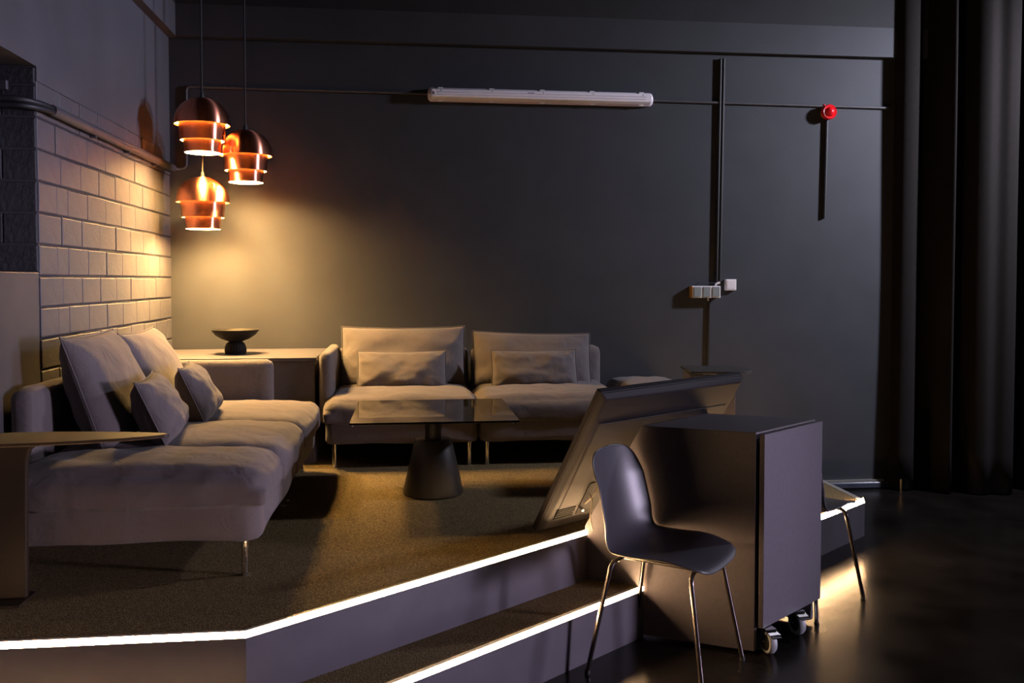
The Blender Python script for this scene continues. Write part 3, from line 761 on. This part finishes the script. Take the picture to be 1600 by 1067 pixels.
# ------------------------------------------------------------------ podium with casters
PU = V + SD * ((onz(916, 831, PZ) - V).dot(SD)); PU.z = 0         # where its side meets the upper edge
PD = Vector((0.432, -0.233, 0)).normalized()
PW = 0.515                                                        # extent along the steps
fN = PD.dot(SN)
sL = TREAD / fN
sB = (onz(1178, 1022, 0.0) - PU).dot(PD)
PN = Vector((PD.y, -PD.x, 0))                                     # side normal towards the camera
if PN.y > 0: PN = -PN
sT = 0.250
pd = thing('podium', 'dark laminate podium on casters holding the tilted display', 'podium', (PU + PD * .5 + SD * .25))
ZC = 0.928
def pp(s_, z, t=0.0): q = PU + PD * s_ + SD * t; return Vector((q.x, q.y, z))
g = 0.006
side = [(-0.003, PZ + .028), (-0.003, PZ + .006), (g + .002, PZ + .006), (g + .002, SH + .006), (sL + g, SH + .006), (sL + g, 0.012), (sB, 0.012), (sB, ZC), (sT, ZC)]
def pod(name, mb, m, **k): return obj(name, mb, m, pd, world=True, smooth=False, **k)
TH = 0.022
pod('side_panel', MB().extrude([pp(a, z) for a, z in side], SD * TH), CABINET, bevel=0.0015)
pod('side_panel', MB().extrude([pp(a, z, PW - TH) for a, z in side], SD * TH), CABINET, bevel=0.0015)
inner = [(0.02, PZ + .035), (0.03, PZ + .010), (g + .02, PZ + .008), (sL + .02, PZ - .1), (sL + .04, 0.125), (sB - .012, 0.125), (sB - .012, ZC - .022), (sT + .012, ZC - .022)]
pod('body', MB().extrude([pp(a, z, TH) for a, z in inner], SD * (PW - 2 * TH)), CABDARK)
pod('podium_top', MB().extrude([pp(sT + .002, ZC - .020, TH), pp(sB - .001, ZC - .020, TH), pp(sB - .001, ZC, TH), pp(sT + .002, ZC, TH)], SD * (PW - 2 * TH)), CABTOP)
pod('top_lining', MB().extrude([pp(sT, ZC), pp(sB, ZC), pp(sB, ZC + .003), pp(sT, ZC + .003)], SD * PW), CABTOP)
fr_ = [pp(sB + .014, 0.112), pp(sB + .034, 0.112), pp(sB + .034, ZC - .004), pp(sB + .014, ZC - .004)]
pod('front_panel', MB().extrude([p + SD * 0.004 for p in fr_], SD * (PW - .008)), CABINET, bevel=0.0015)
def caster(pxl, s_off):
    base = pxl
    o = bpy.data.objects.new('caster', None)
    fk = MB()
    # rolling direction towards the camera, axle along x
    rd = Vector((0.15, -0.99, 0)).normalized(); ax = Vector((rd.y, -rd.x, 0))
    M = Matrix(((ax.x, rd.x, 0, base.x), (ax.y, rd.y, 0, base.y), (0, 0, 1, 0), (0, 0, 0, 1)))
    MW = M @ Matrix.Translation((0, 0, 0.05)) @ Matrix.Rotation(R(90), 4, 'Y')
    tread = obj('caster_wheel', MB().lathe([(0.036, -0.016), (0.046, -0.016), (0.050, -0.010), (0.050, 0.010), (0.046, 0.016), (0.036, 0.016), (0.036, -0.016)], 36, M=MW), RUBBER, pd, world=True, ang=50)
    obj('wheel_hub', MB().lathe([(0, -0.014), (0.012, -0.017), (0.0365, -0.012), (0.0365, 0.012), (0.012, 0.017), (0, 0.014)], 30, M=MW), WHEELHUB, tread, world=True)
    f = MB()
    for s_ in (-1, 1):
        f.add([M @ Vector(p) for p in MB().box((s_ * .0205 - .0015, -.014, .042), (s_ * .0205 + .0015, .012, .106)).v], MB().box((0, 0, 0), (1, 1, 1)).f)
    f.add([M @ Vector(p) for p in MB().box((-.024, -.030, .104), (.024, .026, .109)).v], MB().box((0, 0, 0), (1, 1, 1)).f)
    fork = obj('caster_fork', f, CHROME, pd, world=True, smooth=False)
    a = MB().tube([M @ Vector((-.026, 0, .05)), M @ Vector((.026, 0, .05))], 0.005, 10); obj('axle', a, CHROME, fork, world=True)
    bk = MB()
    bk.add([M @ Vector(p) for p in [(-.024, .0, .100), (.024, .0, .100), (.024, .055, .090), (-.024, .055, .090), (-.024, .0, .106), (.024, .0, .106), (.024, .055, .096), (-.024, .055, .096)]], MB().box((0, 0, 0), (1, 1, 1)).f)
    bk.add([M @ Vector(p) for p in MB().box((-.021, .055, .086), (.021, .072, .091)).v], MB().box((0, 0, 0), (1, 1, 1)).f)
    obj('brake_pedal', bk, CHROME, fork, world=True, smooth=False, bevel=.001)
caster(onz(1200, 1020, 0) + PD * 0.0, 0)
caster(onz(1245, 990, 0) + PD * 0.0, 0)

# ------------------------------------------------------------------ tilted display
ang, tl, DW, DH = R(54.73), R(30.84), 1.006, 0.769
DB = Vector((2.154, -2.477, PZ + .007))
dd = Vector((math.sin(ang), math.cos(ang), 0)); dh = Vector((math.cos(ang), -math.sin(ang), 0))
du = dh * math.sin(tl) + Vector((0, 0, math.cos(tl))); dn = dd.cross(du)
if dn.y > 0: dn = -dn                                      # dn points to the camera side (back of the display)
tv = thing('display', 'large black display tilted over the platform edge, seen from behind', 'display', tuple(DB + dd * DW / 2))
def dp(a, bb, c_): return DB + dd * a + du * bb + dn * c_
def dbox(a0, a1, b0, b1, c0, c1, ins=0.0):
    vs = [dp(a0, b0, c0), dp(a1, b0, c0), dp(a1, b1, c0), dp(a0, b1, c0), dp(a0 + ins, b0 + ins, c1), dp(a1 - ins, b0 + ins, c1), dp(a1 - ins, b1 - ins, c1), dp(a0 + ins, b1 - ins, c1)]
    return MB().add(vs, MB().box((0, 0, 0), (1, 1, 1)).f)
def dv(name, mb, m, parent=None, **k):
    return obj(name, mb, m, parent or tv, world=True, smooth=False, **k)
dv('bezel', dbox(0, DW, 0.012, DH, -0.030, 0.0), TVBACK, bevel=0.004)
dv('screen', dbox(0.012, DW - .012, 0.024, DH - .012, -0.0325, -0.0295), SCREEN)
dv('back_shell', dbox(0.002, DW - .002, 0.014, DH - .002, 0.0, 0.020, 0.022), TVBACK, bevel=0.006)
# raised lower housing
hs = dv('rear_housing', dbox(0.055, DW - .055, 0.082, DH - .152, 0.019, 0.0225, 0.003), TVBACK)
for k_ in range(5):
    dv('vent_slot', dbox(0.050, 0.165, 0.090 + .012 * k_, 0.096 + .012 * k_, 0.020, 0.0250), TVDARK)
rc = dv('port_recess', dbox(0.185, 0.34, 0.095, 0.27, 0.0215, 0.0250), TVDARK)
dv('service_label', dbox(0.225, 0.30, 0.275, 0.36, 0.0215, 0.0250), mat('service_label_grey', (0.03, 0.026, 0.022), 0.5, nscale=40, namt=.2))
obj('plug', MB().tube([dp(0.205, 0.125, 0.025), dp(0.205, 0.125, 0.040)], 0.007, 8), CHROME, tv, world=True)
obj('cable', MB().tube(smooth_path([dp(0.225, 0.20, 0.025), dp(0.220, 0.19, 0.05), dp(0.215, 0.12, 0.08), dp(0.222, 0.075, 0.12)], .03), 0.003, 8), mat('cable_tan', (0.12, 0.09, 0.06), 0.5, nscale=30, namt=.1), tv, world=True)
obj('cable', MB().tube(smooth_path([dp(0.215, 0.15, 0.026), dp(0.225, 0.2, 0.040), dp(0.25, 0.29, 0.032)], .03), 0.003, 8), mat('cable_tan', (0.35, 0.27, 0.18), 0.5), tv, world=True)
dv('seam_groove', dbox(0.08, DW - .06, DH - .153, DH - .150, 0.0185, 0.0208), TVDARK)

# ------------------------------------------------------------------ small console behind the display
cp = Vector((3.24, -1.62, PZ))
cn = thing('pedestal_console', 'small black pedestal with rounded top behind the display', 'pedestal', cp)
ca = R(-8)
rotc = Matrix.Rotation(ca, 4, 'Z')
obj('body', MB().box((-0.125, -0.125, 0.0), (0.115, 0.115, 0.618), rotc), CABINET, cn, smooth=False, bevel=0.003)
topc = []
for k_ in range(7): a = R(-90 + 15 * k_); topc.append((0.10 + 0.11 * math.cos(a), -0.07 + 0.10 * math.sin(a)))
for k_ in range(1, 7): a = R(15 * k_); topc.append((0.10 + 0.11 * math.cos(a), 0.07 + 0.10 * math.sin(a)))
topc += [(-0.13, 0.17), (-0.13, -0.17)]
obj('console_top', MB().prism(topc, 0.626, 0.640, rotc), CABDARK, cn, smooth=False, bevel=0.003)
obj('bracket', MB().box((-0.05, -0.11, 0.618), (0.05, -0.07, 0.626), rotc), PLASTICW, cn, smooth=False)
obj('bracket', MB().box((0.06, -0.10, 0.618), (0.11, -0.05, 0.626), rotc), PLASTICW, cn, smooth=False)

# ------------------------------------------------------------------ shell chairs
def chair_mesh():
    # profile: forward f (local -y), height z
    K = [(0.240, 0.452), (0.205, 0.470), (0.10, 0.480), (-0.02, 0.474), (-0.11, 0.474), (-0.165, 0.490), (-0.200, 0.532), (-0.222, 0.595), (-0.240, 0.67), (-0.258, 0.755), (-0.272, 0.83), (-0.278, 0.868)]
    Wd = [0.225, 0.228, 0.232, 0.236, 0.234, 0.229, 0.224, 0.220, 0.216, 0.210, 0.204, 0.200]
    def rnd(a):
        q = 1.0
        if a > 0.80: q = (1 - min(1, (a - 0.80) / 0.20) ** 2.6) ** (1 / 2.4)
        if a < 0.22: q = (1 - min(1, (0.22 - a) / 0.22) ** 2.6) ** (1 / 2.4)
        return max(q, 0.05)
    def fn(a, b_):
        n = len(K) - 1
        f, z = catmull(K, a)
        a = 0.5 - 0.5 * math.cos(math.pi * a) if False else a
        w = catmull([(q, 0) for q in Wd], a)[0] * rnd(a)
        u = 2 * b_ - 1
        t = a * n
        seat = 1 if t < 4 else max(0, 1 - (t - 4) / 3)
        x = u * w
        cur = abs(u) ** 2.2
        z2 = z + 0.028 * cur * seat * min(1, max(0, (t - .3) / 2))
        f2 = f + 0.060 * cur * (1 - seat) * min(1, (11.3 - t) / 2.5)
        if 0.0 <= t < 2: z2 -= 0.0
        return Vector((x, -f2, z2))
    warp = lambda a: a + 0.13 * math.sin(2 * math.pi * a) * -1 / (1) * 0.9
    return MB().grid(lambda a, b_: fn(min(1, max(0, warp(a))), b_), 56, 18)
def make_chair(label, loc, rz):
    t = thing('shell_chair', label, 'chair', loc, rz, 'black shell chairs')
    obj('seat_shell', chair_mesh(), SHELL, t, solid=0.009, subsurf=1, ang=180)
    for sx in (-1, 1):
        for sy in (-1, 1):
            fx_, fy_ = sx * 0.226, sy * 0.240
            path = [(sx * 0.08, sy * 0.155, 0.446), (sx * 0.165, sy * 0.165, 0.444), (fx_, fy_, 0.010)]
            lg = obj('leg', MB().tube(smooth_path(path, 0.04, 6), 0.0095, 12), CHAIRLEG, t, ang=60)
            obj('glide', MB().lathe([(0, 0.0), (0.011, 0.0), (0.011, 0.014), (0, 0.014)], 12, c=(fx_, fy_, 0)), CORD, lg)
    obj('seat_frame', MB().tube([(0.08, 0.155, 0.446), (0.08, -0.155, 0.446)], 0.008, 10).tube([(-0.08, 0.155, 0.446), (-0.08, -0.155, 0.446)], 0.008, 10), CHAIRLEG, t)
    return t
CHAIRLEG = mat('chair_leg_metal', (0.10, 0.085, 0.08), 0.22, metal=0.85, nscale=40, namt=.08)
fa = onz(912.6, 1046, 0); fb = onz(1000, 996, 0); fc = onz(1164, 1034, 0)
cmid = (fa + fc) / 2
fdir = ((fc - fb).normalized())
make_chair('black plastic shell chair in front of the steps beside the podium', (cmid.x, cmid.y - .012, 0), math.atan2(fdir.x, -fdir.y))
c2 = V2 + SD * ((onz(1317, 941, 0) - V2).dot(SD) - 0.24 + 0.12) + SN * 0.242
make_chair('black shell chair mostly hidden behind the podium', (c2.x, c2.y, 0), math.atan2(SD.x, -SD.y))
